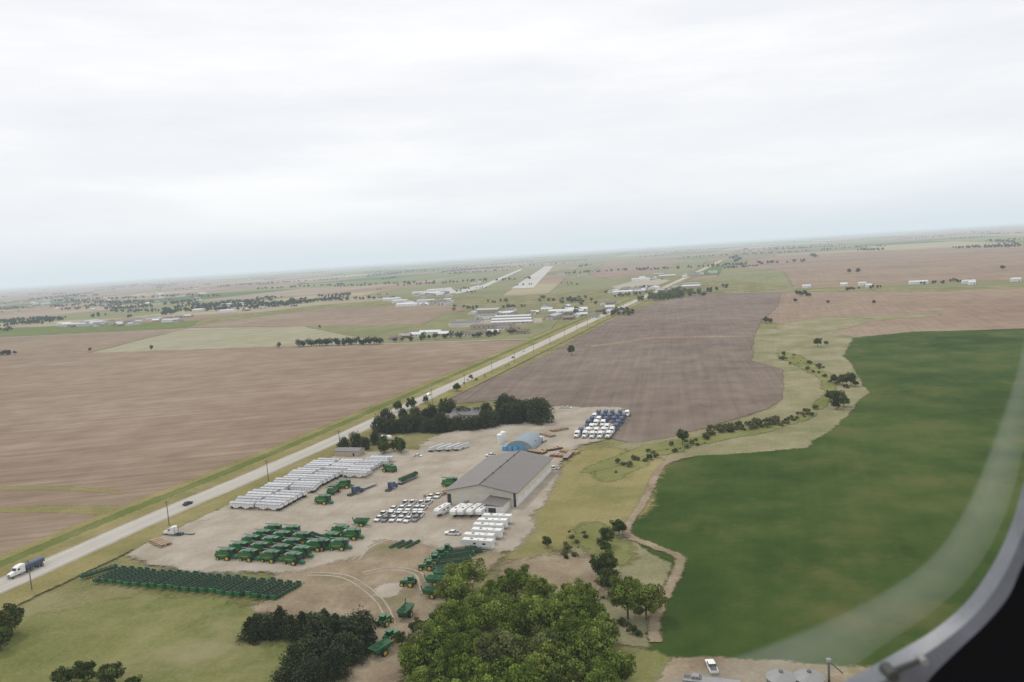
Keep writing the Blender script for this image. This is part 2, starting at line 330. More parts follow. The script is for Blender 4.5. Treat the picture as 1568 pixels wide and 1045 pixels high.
def foliage_mesh(name,V,T,mb,lm):
    nb=len(mb.v); nq=len(V)//4
    vs=np.concatenate([np.array(mb.v).reshape(-1,3),V]) if nb else V
    me=bpy.data.meshes.new(name)
    if nb:
        fs=list(mb.f)+[(nb+4*i,nb+4*i+1,nb+4*i+2,nb+4*i+3) for i in range(nq)]
    else: fs=np.arange(4*nq).reshape(-1,4).tolist()
    me.from_pydata(vs.tolist(),[],fs)
    me.materials.append(M['bark']); me.materials.append(M[lm])
    me.polygons.foreach_set('material_index',[0]*len(mb.f)+[1]*nq)
    at=me.attributes.new('tint','FLOAT','POINT'); at.data.foreach_set('value',np.concatenate([np.ones(nb),T]) if nb else T)
    me.update(); return me
def decid(name,h,w,lm,seed,npc=120,nc=30,size=.4,cr=(.11,.21)):
    global rng; rng=np.random.default_rng(seed); rd=random.Random(seed); mb=MB()
    mb.tube((0,0,0),(.1,.1,h*.4),.045*h*.6,.03*h*.6,'bark',8)
    cent=[];rad=[]; lob=[rd.uniform(.72,1.15) for _ in range(6)]
    for i in range(nc):
        th=i*2.4+rd.uniform(-.4,.4); zf=(i+.5)/nc; ph=math.acos(1-1.6*zf); rr=rd.uniform(.55,.9)*w/2*lob[int((th%6.283)/6.284*6)]
        if i%5==0: rr*=.5
        c=(math.cos(th)*math.sin(ph)*rr,math.sin(th)*math.sin(ph)*rr,h*.54+math.cos(ph)*rr/(w/2)*h*.42)
        cent.append(c); rad.append(rd.uniform(*cr)*w)
        if i%3==0: mb.tube((0,0,h*rd.uniform(.25,.42)),c,.016*h,.004*h,'bark',5,False)
    V,T=leafcloud(np.array(cent),np.array(rad),npc,size)
    return foliage_mesh(name,V,T,mb,lm)
def cedar(name,h,w,seed,nc=34,npc=70,size=.3,lm='cedar',rnd=0):
    global rng; rng=np.random.default_rng(seed); rd=random.Random(seed); mb=MB()
    mb.tube((0,0,0),(0,0,h*.88),.02*h,.004*h,'bark',7)
    cent=[];rad=[]
    for i in range(nc):
        t=(i/nc); zc=h*(.1+.82*t); pr=(1-t)**.75 if not rnd else math.sqrt(max(.03,1-(1.5*t-.55)**2*1.05))
        rr=w/2*pr*rd.uniform(.4,.9); th=i*2.4+rd.uniform(-.5,.5)
        c=(math.cos(th)*rr,math.sin(th)*rr,zc+rd.uniform(-.04,.04)*h); cent.append(c); rad.append(w*.2*((1.1-.7*t) if not rnd else rd.uniform(.7,1.15)))
        if i%3==0: mb.tube((0,0,zc*.9),c,.007*h,.003*h,'bark',4,False)
    V,T=leafcloud(np.array(cent),np.array(rad),npc,size,1.15,(.6,1.45))
    return foliage_mesh(name,V,T,mb,lm)
DEC=[decid('deciduous_tree',12,11+i%2,'leaf' if i not in(3,) else 'leafb',20+i) for i in range(6)]
DEM=[decid('broadleaf_tree',12,10,'leaf2',40+i,npc=110) for i in range(4)]
CED=[cedar('cedar_tree',9,6.4+.6*i,60+i) for i in range(3)]
JUN=[cedar('juniper_tree',9,8+.8*i,70+i,40,80,.33,'cedar',1) for i in range(4)]
SHR=[decid('shrub',4,4.5,'shrub',80+i,60,16,.3) for i in range(3)]
SHD=[decid('shrub',4,4.5,'leaf2',90+i,60,16,.3) for i in range(2)]
def tree(kind,u,v,s=1,name=None,fl=1):
    me=random.choice(kind); p=g(u,v); q=random.uniform(.82,1.18)*s
    link(name or me.name.split('.')[0],me,(p.x,p.y,-.3),random.uniform(0,6.28),(q*random.uniform(.88,1.12),q*random.uniform(.88,1.12),q*random.uniform(.85,1.15)*fl))
for u,v in [(715,880),(755,898),(697,912),(790,893),(828,905),(868,915),(896,905),(962,922),(990,922),(850,937),(820,962),(762,948),(722,965),(682,985),(648,982),(640,1010),(690,1022),(742,1000),(790,987),(832,1002),(875,987),(914,1000),(944,1030),(884,1030),(830,1037),(775,1030),(655,1038),(720,1045),(805,936),(700,943),(900,955),(865,962),(925,1060),(800,1068),(860,1075),(690,1075),(745,1070),(738,925),(670,960),(785,965),(915,975),(850,1015),(710,1000),(760,1012)]:
    tree(DEC,u,v+26,.88)
for u,v,s in [(927,878,.95),(936,903,.75),(640,965,.5),(615,985,.4),(20,962,.8),(5,970,.8),(2,990,.6),(95,1048,.5),(130,1042,.55),(170,1047,.55),(205,1053,.5),(110,1040,.45),(875,532,.85),(1045,672,.6),(1283,615,.85),(1292,612,.8),(1280,620,.5),(1270,608,.5),(1278,578,.7),(1290,580,.75),(1303,581,.75),(1310,585,.5),(1252,521,.75),(1265,523,.4),(948,812,.6),(930,830,.5),(928,842,.45),(838,833,.4),(1173,484,.8),(1180,486,.7),(1268,457,.6),(680,622,.8),(1218,455,.6),(1338,458,.6),(1300,405,1.),(1314,405,1.),(1535,397,1.2)]:
    tree(DEM,u,v+14*s,s)
for u,v in [(400,958),(415,962),(432,960),(448,964),(465,958),(482,960),(500,966),(516,968),(535,970),(552,976),(395,968),(560,980),(490,990),(508,1000),(530,996),(478,1018),(458,1030),(500,1028),(440,1045),(520,1020),(475,1045),(548,1000),(495,1010),(385,966)]:
    tree(CED if random.random()<.6 else JUN,u,v+14,.85 if u<470 else .92)
# windbreak
for k in range(22): tree(JUN,583+k*8.3+random.uniform(-4,4),663-k*.35+random.uniform(-3,3),random.uniform(.78,1.12))
for k in range(13): tree(JUN,588+k*13+random.uniform(-4,4),648-k*.9+random.uniform(-3,3),random.uniform(.75,1.1))
for k in range(20): tree(JUN,770+random.uniform(0,64),650-random.uniform(0,14),random.uniform(1.15,1.55))
for k in range(9): tree(DEM,588+random.uniform(-8,30),690+random.uniform(-8,6),.62)
for u,v in [(630,628),(652,618),(700,600),(745,628),(768,622),(610,632),(690,640)]: tree(DEM,u,v,random.uniform(.5,.75))
for u,v in [(528,684),(545,680),(560,684),(575,676),(522,690)]: tree(JUN,u,v+4,.7)
tree(CED,714,770,.9); tree(CED,720,772,.7)
for i in range(190):
    t=random.random(); 
    if t<.3: u=random.uniform(1085,1190); v=662-(u-1085)*.14+random.uniform(-3,6); s_=random.uniform(.4,1.1)
    elif t<.5: u=random.uniform(1195,1300); v=545+(u-1195)*.4+random.uniform(-10,10); s_=random.uniform(.2,.9)
    elif t<.64: u=random.uniform(940,1085); v=718-(u-940)*.33+random.uniform(-8,8); s_=random.uniform(.2,.8)
    elif t<.76: u=random.uniform(1190,1250); v=648-(u-1190)*.3+random.uniform(-4,8); s_=random.uniform(.3,.8)
    elif t<.84: u=random.uniform(860,960); v=random.uniform(800,870); s_=random.uniform(.2,.6)
    elif t<.92: u=random.uniform(900,1000); v=random.uniform(900,985); s_=random.uniform(.2,.6)
    else: u=random.uniform(640,800); v=605-(u-640)*.35+random.uniform(0,12); s_=random.uniform(.3,.8)
    tree(SHR if random.random()<.8 else SHD,u,v,s_)
def mass(name,pts,hh=9,npc=26,size=1.3,lm='far'):
    global rng
    rng=np.random.default_rng(len(pts)*13+5); cent=[];rad=[];mb=MB()
    for p in pts:
        h=hh*random.uniform(.6,1.25); r=h*.42
        mb.tube((p.x,p.y,-.5),(p.x,p.y,h*.5),.3,.15,'bark',4,False)
        for k in range(3):
            cent.append((p.x+random.uniform(-.5,.5)*r,p.y+random.uniform(-.5,.5)*r,h*random.uniform(.35,.75))); rad.append(r*random.uniform(.6,.9))
    V,T=leafcloud(np.array(cent),np.array(rad),npc,size,.9,(.5,1.4))
    link(name,foliage_mesh(name,V,T,mb,lm))
def line(a,b,n,j=8):
    A=g(*a);B=g(*b); return [A.lerp(B,(i+random.random())/n)+Vector((random.gauss(0,j),random.gauss(0,j),0)) for i in range(n)]
def area(u0,u1,v0,v1,n,cl=6):
    """groves: clusters of trees"""
    out=[]
    while len(out)<n:
        u=random.uniform(u0,u1); v=random.uniform(v0,v1)-.064*(u-u0); c=g(u,v); d=RD if random.random()<.35 else PD
        for k in range(random.randint(2,cl*2)): out.append(c+d*k*9+Vector((random.gauss(0,7),random.gauss(0,7),0)))
    return out
mass('tree_row',line((460,531),(585,527),44,3),9,60,.8)
mass('tree_row',line((603,524),(690,518),14,8)+line((700,520),(780,512),14,6),8,40,.9,'leaf2')
mass('tree_row',line((995,462),(1055,452),46,12)+line((1000,456),(1050,448),30,10),12,50,1.1,'leaf2')
mass('tree_row',area(840,960,482,492,34,3)+area(700,960,466,480,60,3)+line((935,450),(1000,440),24),8,24,1.2,'leaf2')
mass('tree_row',line((1060,455),(1110,440),14)+line((1110,412),(1160,408),20)+line((1215,452),(1240,455),8),9,24,1.3)
mass('tree_row',area(-20,85,494,502,160,6)+line((-60,510),(20,507),20),9,26,1.3)
mass('tree_row',area(130,330,462,492,380,9)+line((300,468),(440,466),100,22)+line((380,474),(520,458),110,20)+area(-60,170,464,486,240,9)+area(330,520,462,474,120,8),10,20,1.7)
mass('tree_row',area(-30,600,448,464,330,12)+area(300,700,438,448,80,10),10,16,2.1)
mass('tree_row',line((1310,384),(1355,383),30,20)+line((1470,380),(1568,378),50,30)+line((1040,384),(1130,380),60,30)+line((1180,383),(1240,380),30,30),11,14,2.5)
mass('tree_row',line((0,545),(20,543),10,2)+[g(138,538),g(232,536),g(428,533),g(490,503)],7,50,.8)
mass('tree_row',area(560,1000,452,460,44,3)+area(1180,1568,449,452,26,3),6,14,1.2)
pts=[]
for i in range(180):
    y=random.uniform(3000,24000); x=random.uniform(-.75,.75)*y; p=Vector((x,y,0))
    d=RD if random.random()<.2 else PD; n=random.randint(10,34)
    for k in range(n): pts.append(p+d*k*random.uniform(10,13)*(1+y/9000)+Vector((random.gauss(0,5),random.gauss(0,5),0)))
mass('distant_trees',pts,11,6,3.4)
# ------------------------------------------------------------ vehicles
def m_combine():
    b=MB()
    b.prof([(-3.9,1.5),(-3.4,1.0),(1.6,1.0),(1.9,2.0),(1.4,3.1),(-2.6,3.1),(-3.8,2.6)],-1.45,1.45,'green')
    b.box((-.3,0,3.5),(2.7,2.6,.8),'green',(1.22,1.18)); b.box((-.3,0,3.92),(2.8,2.6,.05),'tank')
    b.box((-2.5,0,3.3),(1.5,2.2,.4),'grey'); b.box((-3.3,0,3.0),(.9,2.0,.3),'dgreen'); b.box((2.1,0,2.9),(1.5,1.9,1.7),'glass',(1.1,1)); b.box((2.1,0,3.82),(1.9,2.1,.16),'green')
    b.prof([(1.9,2.1),(4.1,1.1),(4.1,.4),(1.9,1.1)],-.7,.7,'green')
    for s in(-1,1):
        b.wheel(1.2,s*1.85,.98,.75,'yellow'); b.wheel(-2.7,s*1.6,.65,.45,'yellow')
        b.box((-1,s*1.47,1.9),(3.2,.05,.14),'yellow')
    b.tube((1,1.6,3.5),(-4.6,1.7,3.7),.2,.17,'green',8); b.tube((1,1.6,1.6),(1,1.6,3.6),.22,.22,'green',8)
    b.box((1.4,1.75,1.7),(.9,.5,.08),'dark'); b.box((-3.9,0,1.4),(.7,1.9,.7),'dark')
    return b.mesh('combine_harvester')
def m_header():
    b=MB(); L=11.4
    b.box((0,-.9,.95),(L,.18,1.0),'dgreen'); b.box((0,-.2,.55),(L,1.3,.08),'dark'); b.tube((-L/2,.1,1.4),(L/2,.1,1.4),.1,.1,'dark',8)
    for i in range(6):
        a=i*math.pi/3; b.tube((-L/2+.2,.1+.5*math.cos(a),1.4+.5*math.sin(a)),(L/2-.2,.1+.5*math.cos(a),1.4+.5*math.sin(a)),.045,.045,'dark' if i%2 else 'green',4)
    for i in range(8):
        x=-L/2+.4+i*(L-.8)/7; b.box((x,.1,1.4),(.06,1.0,.9),'dark')
        b.box((x,-.7,1.5),(.12,.5,.12),'dgreen')
    for s in(-1,1): b.prof([(s*L/2-.12,.4),(s*L/2+.12,.4),(s*L/2+.12,1.7),(s*L/2-.12,1.7)],-.9,1.1,'green')
    b.box((0,-.3,.32),(L*.95,.2,.16),'dgreen'); b.tube((L/2,-.3,.35),(L/2+2.2,-.3,.35),.07,.07,'green',6)
    for x in(-3.6,-2.8,3.2):
        for s in(-1,1): b.wheel(x,-.3+s*.95,.36,.22,'yellow')
    return b.mesh('grain_header')
def m_gtrailer(L=12.2,sub=None):
    b=MB(); h=L/2
    b.prof([(-h,1.5),(-h+1.2,1.5),(-h*.58,.7),(-h*.42,.7),(-.2,1.5),(.2,1.5),(h*.3,.7),(h*.46,.7),(h-1.6,1.5),(h,1.5),(h,2.75),(-h,2.75)],-1.28,1.28,'white')
    n=7; pr=[]
    for i in range(n+1):
        t=math.pi*i/n; pr.append((1.3*math.cos(t),2.76+.32*math.sin(t)))
    vs=[(-h,y,z_) for y,z_ in pr]+[(h,y,z_) for y,z_ in pr]; m=n+1
    b.add(vs,[(i,i+1,m+i+1,m+i) for i in range(n)]+[tuple(range(m)),tuple(range(m,2*m))],'silver')
    for i in range(9):
        x=-h+.5+i*(L-1)/8
        for s in(-1,1): b.box((x,s*1.31,2.1),(.08,.05,1.2),'grey')
        if i%2: b.box((x,0,3.06),(.12,1.5,.08),'grey')
    for s in (-1,1):
        for x in(-h+1.0,-h+2.2): b.wheel(x,s*1.0,.52,.5)
        b.tube((h-2.5,s*.8,.1),(h-2.5,s*.8,1.5),.07,.07,'grey',6); b.box((0,s*1.33,2.78),(L,.08,.12),'grey')
    b.box((-h+1.6,0,1.0),(3,.9,.3),'dark'); b.box((h-.02,0,2.2),(.1,2.2,.9),'silver')
    return b.mesh('grain_trailer',sub)
def m_pickup():
    b=MB()
    b.prof([(-2.9,.55),(2.85,.5),(2.9,1.1),(1.35,1.25),(-2.9,1.25)],-.98,.98,'white')
    b.prof([(-1.0,1.25),(1.35,1.25),(.65,1.85),(-.85,1.85)],-.9,.9,'glass'); b.box((-.1,0,1.88),(1.5,1.6,.07),'white')
    b.box((-1.95,0,1.27),(1.6,1.6,.04),'dark')
    for s in(-1,1):
        b.wheel(1.9,s*.88,.42,.28); b.wheel(-1.8,s*.88,.42,.28); b.box((-.05,s*.91,1.5),(.12,.04,.62),'white')
    b.box((2.92,0,.75),(.08,1.6,.3),'grey'); b.box((-2.93,0,.65),(.1,1.8,.2),'grey')
    return b
def m_car():
    b=MB(); b.prof([(-2.3,.4),(2.3,.4),(2.3,.8),(1.2,.98),(-2.2,1.0)],-.9,.9,'white'); b.prof([(-1.8,.98),(1.2,.98),(.4,1.45),(-1.2,1.45)],-.8,.8,'glass'); b.box((-.4,0,1.47),(1.5,1.45,.05),'white')
    for s in(-1,1): b.wheel(1.4,s*.82,.33,.22); b.wheel(-1.4,s*.82,.33,.22)
    return b
def m_semi():
    b=MB()
    b.prof([(1.0,.9),(4.0,.8),(4.1,1.6),(2.3,2.05),(1.0,2.1)],-.85,.85,'white')
    b.prof([(-1.4,.9),(2.2,.9),(2.2,2.05),(1.6,3.0),(.4,3.5),(-1.4,3.55)],-1.15,1.15,'white')
    b.box((1.95,0,2.5),(.5,1.9,.75),'glass',(.4,.95),(-.2,0))
    for s in(-1,1):
        b.box((1.0,s*1.16,2.4),(.8,.04,.6),'glass'); b.wheel(3.2,s*1.0,.52,.32); b.wheel(-2.3,s*.95,.52,.55); b.wheel(-3.6,s*.95,.52,.55)
        b.tube((-1.5,s*1.0,.9),(-1.5,s*1.0,3.9),.09,.09,'grey',6); b.tube((-.8,s*1.1,.75),(1,s*1.1,.75),.32,.32,'grey',8)
        b.prof([(2.6,.9),(3.8,.9),(3.6,1.25),(2.8,1.25)],s*.87,s*1.18,'white')
    b.box((-2.6,0,.85),(3.6,.9,.25),'dark'); b.box((-3,0,1.1),(.9,.9,.1),'dark'); b.box((4.12,0,.75),(.15,2.1,.4),'grey'); b.box((4.08,0,1.25),(.05,.9,.6),'grey')
    return b
def m_camper(L=11.5):
    b=MB(); h=L/2
    b.prof([(-h,.8),(h-2.6,.8),(h-2.4,1.7),(h,1.8),(h+.1,2.9),(h-.5,3.55),(-h,3.6)],-1.22,1.22,'white')
    for s in(-1,1):
        b.box((-h*.5,s*1.23,2.4),(1.2,.04,.6),'glass'); b.box((0.6,s*1.23,2.4),(1.0,.04,.6),'glass'); b.box((-1.5,s*1.23,1.2),(L*.7,.03,.18),'grey')
        b.wheel(-.8,s*1.05,.38,.25); b.wheel(-1.7,s*1.05,.38,.25)
    b.box((2.2,-1.24,1.95),(.8,.04,1.9),'offwhite'); b.box((h*.35,0,3.7),(.9,.7,.25),'grey'); b.box((-h*.5,0,3.72),(.9,.7,.25),'offwhite'); b.box((-.6,.5,3.63),(.5,.5,.1),'grey')
    b.tube((h-1.2,0,.1),(h-1.2,0,1.7),.08,.08,'dark',6); b.box((0,0,.7),(L*.7,1.4,.2),'dark')
    return b.mesh('camper_trailer')
def m_tractor():
    b=MB()
    b.prof([(.2,1.1),(2.7,1.0),(2.8,1.8),(.2,2.1)],-.45,.45,'green'); b.box((-.7,0,1.5),(2.2,1.0,.9),'green')
    b.box((-.6,0,2.5),(1.5,1.5,1.3),'glass',(.95,.92)); b.box((-.6,0,3.2),(1.8,1.7,.16),'green')
    for s in(-1,1):
        b.wheel(-1.0,s*1.25,.98,.6,'yellow'); b.wheel(2.0,s*1.1,.72,.45,'yellow'); b.prof([(-1.9,1.9),(-.1,1.9),(-.4,2.1),(-1.5,2.1)],s*.95,s*1.5,'green')
    b.tube((1.2,.3,2.0),(1.2,.3,3.0),.06,.06,'dark',6); b.box((2.9,0,1.2),(.3,.9,.6),'dark')
    return b.mesh('farm_tractor')
def m_cart():
    """grain cart: open hopper with sloping inner walls"""
    b=MB(); lo=[(-1.8,-1.1),(1.8,-1.1),(1.8,1.1),(-1.8,1.1)]; hi=[(-3.1,-1.55),(3.1,-1.55),(3.1,1.55),(-3.1,1.55)]
    vs=[(x,y,1.1) for x,y in lo]+[(x,y,2.8) for x,y in hi]+[(x*.96,y*.94,2.8) for x,y in hi]+[(x*.6,y*.5,1.5) for x,y in lo]
    b.add(vs,[(0,1,5,4),(1,2,6,5),(2,3,7,6),(3,0,4,7),(3,2,1,0),(4,5,9,8),(5,6,10,9),(6,7,11,10),(7,4,8,11)],'green')
    b.add(vs,[(8,9,13,12),(9,10,14,13),(10,11,15,14),(11,8,12,15),(12,13,14,15)],'dgreen')
    for x in(-1,1): b.box((x,0,2.75),(.08,3.0,.08),'green')
    for s in(-1,1): b.wheel(-.3,s*1.6,.95,.6,'yellow')
    b.box((0,0,.95),(3.2,1.0,.26),'dgreen'); b.tube((1.6,0,.9),(4.4,0,.6),.12,.1,'green',6); b.tube((2.4,1.2,1.2),(3.2,1.5,4.0),.2,.17,'green',8)
    return b.mesh('grain_cart')
def m_flat(L=12.5):
    b=MB(); b.box((0,0,1.2),(L,2.5,.14),'grey'); b.box((0,.5,.95),(L,.14,.34),'dark'); b.box((0,-.5,.95),(L,.14,.34),'dark')
    for s in(-1,1):
        for x in(-L/2+1,-L/2+2.2): b.wheel(x,s*.95,.5,.5)
        b.tube((L/2-2.4,s*.8,.1),(L/2-2.4,s*.8,1.1),.07,.07,'grey',6)
    return b.mesh('flatbed_trailer')
COM=m_combine();HED=m_header();GTR=m_gtrailer();GTB=m_gtrailer(7.5,{'white':'blue','silver':'blue'});CAM=m_camper();CAM2=m_camper(8.5);TRA=m_tractor();CAR_=m_cart();FLA=m_flat()
pk=m_pickup();PK=pk.mesh('pickup_truck');PKG=pk.mesh('pickup_truck',{'white':'grey'});cr=m_car();CW=cr.mesh('parked_car');CD=cr.mesh('dark_car',{'white':'dark'})
sm=m_semi();SW=sm.mesh('semi_truck');SB=sm.mesh('blue_semi_truck',{'white':'blue'})
def put(me,p,a,name=None,s=1):
    if not isinstance(p,Vector): p=g(*p)
    return link(name or me.name.split('.')[0],me,(p.x,p.y,p.z+.03),a,s)
J=lambda a:random.uniform(-a,a)
# grain trailer rows
P0=g(352,779); top=(g(507,707)-P0).dot(RD); n=int(top/3.5)
for c,(i0,i1) in enumerate(((0,n),(0,n),(n-7,n+2))):
    for i in range(i0,i1):
        if random.random()<.07: continue
        put(GTR,P0+RD*(i*3.5+J(.3))+PD*(6.4+c*12.9+J(1.1)),AP+(math.pi if c==1 else 0)+J(.035))
for i in range(4): put(GTR,(668+i*13,690-i*.5),AR-.35+J(.03),s=.85)
# combines
C0=g(350,856)
for j in range(5):
    for i in range(4):
        if (j==4 and i>1) or (j==3 and i==3): continue
        put(COM,C0+PD*(i*8.9+J(.6)+j*.4)+RD*(j*6.0+J(.5)),AP+J(.1))
for p in [(495,842),(522,842),(509,832),(541,826),(524,820)]: put(COM,p,AP+J(.2))
for p,a in [((497,772),AP),((512,756),AR),((528,748),AP+.4),((691,745),AP+.2),((596,723),AP+2.9)]: put(COM,p,a)
# headers
hd=(g(456,896)-g(428,913)); ah=math.atan2(hd.y,hd.x); A=g(168,884);B=g(440,908)
for i in range(22):
    put(HED,A.lerp(B,i/21)+Vector((J(.2),J(.7),0)),ah+J(.05))
put(HED,(152,879),ah-.4)
for i in range(5): put(HED,g(447,830).lerp(g(490,826),i/4),ah+1.2+J(.05))
for i in range(3): put(HED,g(500,950).lerp(g(530,957),i/2),AP+J(.1))
for i,p in enumerate([(704,846),(700,855),(695,863),(712,850),(690,872),(675,946),(680,936)]): put(HED,p,AR-.2 if i>4 else AP+.5+J(.05))
for p in [(664,915),(668,897),(680,888),(555,806)]: put(CAR_,p,AP+math.pi+J(.1))
for p in [(655,873),(664,864),(674,855),(683,848)]: put(TRA,p,AP+math.pi+J(.15))
put(TRA,(627,898),AP+math.pi); put(TRA,(600,982),AR-.3); put(CAR_,(584,1003),AR-.3); put(TRA,(589,958),AR-.1); put(CAR_,(622,945),AR)
for i in range(3): put(HED,g(608,836).lerp(g(632,836),i/2),AR-.3,s=.6)
# pickups
for r,(u0,u1,v) in enumerate([(580,640,798),(588,652,791),(603,655,782),(622,662,773),(660,680,763)]):
    u=u0
    while u<=u1:
        put(PK if random.random()<.88 else PKG,(u+J(1.5),v+J(1)),AR+(.1 if r%2 else math.pi)+J(.1)); u+=11.5
for p in [(693,820),(752,700),(847,720)]: put(PK,p,AP+math.pi+J(.2))
# campers
c0=g(728,841)
for i in range(6): put(CAM,c0+RD*i*5.1+PD*J(1.2),AP+math.pi+J(.04))
for i,u in enumerate((678,702,713,727,741)): put(CAM2,(u,790 if i else 789),AR-.15+math.pi+J(.05))
# semi tractors
s0=g(884,670)
for c in range(5):
    for r in range(7):
        if random.random()<.08: continue
        w=(r+c<5 and not(c==0)) or (r+c)%5==0
        put(SW if w else SB,s0+PD*(c*4.3+J(.3))+RD*(r*9.0+J(.8)),AR+math.pi+J(.05),'semi_truck')
for p,a,m in [((600,750),AR,SB),((545,757),AR-.3,SB),((818,684),AR+.3,SB),((830,678),1.2,SW)]: put(m,p,a,'semi_truck')
put(FLA,(625,738),AR-.25); put(FLA,(560,750),AR-.3); put(FLA,(870,700),AR)
put(HED,g(626,737)+Vector((0,0,1.25)),AR-.25)
# traffic
def onroad(u,v,me,side,name=None,rev=False,zz_=.42):
    p=g(u,v); i=min(range(1,len(RP)-1),key=lambda k:(RP[k]-p).length); A_,B_=(RP[i-1],RP[i+1]); t=(B_-A_).normalized(); q=A_+t*(p-A_).dot(t)+Vector((t.y,-t.x,0))*side
    o=link(name or me.name,me,(q.x,q.y,zz_-.0),math.atan2(t.y,t.x)+(math.pi if rev else 0)); return o
onroad(32,882,SW,-1.9,'semi_truck',True); onroad(51,873,GTB,-1.9,'grain_trailer',True)
onroad(281,774,CD,1.9,'car'); onroad(658,606,CW,-1.9,'car',True); onroad(785,549,CD,1.9,'car'); onroad(805,539,CW,-1.9,'car',True); onroad(1000,449,CW,-1.9,'car',True)
put(SW,(266,820),AP+math.pi,'flatbed_truck'); put(FLA,g(285,819),AP+math.pi,s=.6)
put(PK,(1090,1026),AR+.3); put(PKG,(1066,1046),AP,'pickup_truck'); put(FLA,(1090,1050),AP)
for p in [(862,626),(870,626),(640,700)]: put(CW,p,AP)
# ------------------------------------------------------------ buildings
def shed(name,Lx,Wy,h,rh,wall,roof,doors=2,win=0,ov=.6):
    b=MB(); a=Lx/2;c=Wy/2
    b.add([(-a,-c,-.3),(a,-c,-.3),(a,c,-.3),(-a,c,-.3),(-a,-c,h),(a,-c,h),(a,c,h),(-a,c,h),(-a,0,h+rh),(a,0,h+rh)],
      [(0,1,5,4),(2,3,7,6),(0,4,8,7,3),(1,2,6,9,5)],wall)
    k=rh/c; e=c+ov; z0=h-k*ov
    for s in(-1,1):
        b.add([(-a-ov,0,h+rh+.08),(a+ov,0,h+rh+.08),(a+ov,s*e,z0+.08),(-a-ov,s*e,z0+.08),(-a-ov,0,h+rh-.17),(a+ov,0,h+rh-.17),(a+ov,s*e,z0-.17),(-a-ov,s*e,z0-.17)],
          [(0,1,2,3),(4,5,6,7),(2,3,7,6),(0,3,7,4),(1,2,6,5)],roof)
    for i in range(doors): 
        y=(-.5+(i+.5)/doors)*Wy*.8; dw=min(4.2,Wy/doors*.6); b.box((-a-.03,y,h*.36),(.08,dw,h*.72),'offwhite' if wall!='offwhite' else 'grey'); b.box((-a-.05,y,h*.73),(.1,dw+.3,.12),'dark')
    for i in range(win):
        x=(-.5+(i+.5)/win)*Lx*.9
        for s in(-1,1): b.box((x,s*(c+.02),h*.55),(min(1.4,Lx/win*.4),.06,h*.32),'glass')
    b.box((a*.6,-c-.03,1.0),(1,.06,2.1),'dark')
    return b
NL=g(690,770);NR=g(791,778);FR=g(843,722); Wd=(NR-NL).length; Ln=(FR-NR).dot(RD)
b=shed('x',Ln,Wd,6.3,3.0,'wall','roof',0,0,1.0)
a=Ln/2;c=Wd/2
b.box((-a-.04,c*.5,2.3),(.1,5,4.6),'offwhite'); b.box((-a-.04,-c*.1,2.0),(.1,4.2,4.0),'offwhite'); b.box((-a-.05,c*.93,2.4),(.12,1.6,4.6),'dark'); b.box((-a-.05,-c+.5,3.1),(.14,1.0,6.4),'dark')
b.box((0,-c-.05,1.1),(Ln*.98,.08,2.4),'white')
for i in range(6): b.box((-a+4+i*Ln/6.3,-c-.1,1.6),(3.4,.1,3.2),'white'); 
for i in range(8): b.box((-a-.06,-c+2+i*3,3.0),(.04,.06,5.8),'offwhite')
b.box((0,0,9.42),(Ln+1.6,.5,.1),'dark')
for i in range(5): b.tube((-a+6+i*Ln/5.4,0,9.3),(-a+6+i*Ln/5.4,0,9.95),.4,.5,'grey',10)
ctr=NR+RD*Ln/2-PD*Wd/2
link('machine_shed',b.mesh('machine_shed'),(ctr.x,ctr.y,0),AR)
b=MB(); b.prof([(-6,0),(6,0),(6,3.6),(-6,3.6)],-4,4,'white'); b.add([(-6.4,-4.5,3.7),(6.4,-4.5,3.7),(6.4,4.3,4.8),(-6.4,4.3,4.8)],[(0,1,2,3)],'roof'); b.box((-6.03,0,1.5),(.08,3,3),'dark')
p=g(762,782); link('storage_building',b.mesh('storage_building'),(p.x,p.y,0),AR)
# quonset
b=MB(); n=14; w=7.5;Lq=20
pr=[(w*math.cos(math.pi*i/n),5.6*math.sin(math.pi*i/n)) for i in range(n+1)]; m=n+1
b.add([(-Lq/2,y,z_) for y,z_ in pr]+[(Lq/2,y,z_) for y,z_ in pr],[(i,i+1,m+i+1,m+i) for i in range(n)],'quon')
b.add([(-Lq/2+.1,y*.99,z_*.99) for y,z_ in pr],[tuple(range(m))],'quon'); b.add([(Lq/2-.1,y*.99,z_*.99) for y,z_ in pr],[tuple(range(m))],'wallw')
b.box((-Lq/2-.02,0,2),(.1,5,4),'lblue'); p=g(797,690)+RD*8; link('quonset_hut',b.mesh('quonset_hut'),(p.x,p.y,0),AR)
b=MB(); 
for i in range(3): b.box((0,i*2.8-2.8,1.3),(5,2.6,2.6),'lblue',(1,.8))
b.box((4.2,0,1.0),(2.4,6,2.0),'white'); p=g(783,690); link('tarp_covered_stack',b.mesh('tarp_covered_stack'),(p.x,p.y,0),AR)
b=MB(); b.tube((0,0,0),(0,0,5),1.6,1.6,'white',16); b.tube((0,0,5),(0,0,5.7),1.6,.3,'white',16)
tank=b.mesh('storage_tank')
for u,v in((766,680),(771,676)): put(tank,(u,v),0)
def mk(name,u,v,Lx,Wy,h,rh,wall,roof,a,doors=1,win=3):
    me=shed(name,Lx,Wy,h,rh,wall,roof,doors,win,.4).mesh(name); p=g(u,v); link(name,me,(p.x,p.y,-.1),a)
M['tanwall']=paint('tan_siding',(.42,.36,.28),.7); M['roofg']=paint('grey_shingle',(.18,.17,.17),.8); M['roofb']=paint('brown_shingle',(.17,.12,.10),.8); M['brick']=paint('red_brick',(.25,.13,.10),.8)
M['roofw']=paint('white_metal_roof',(.58,.59,.60),.5)
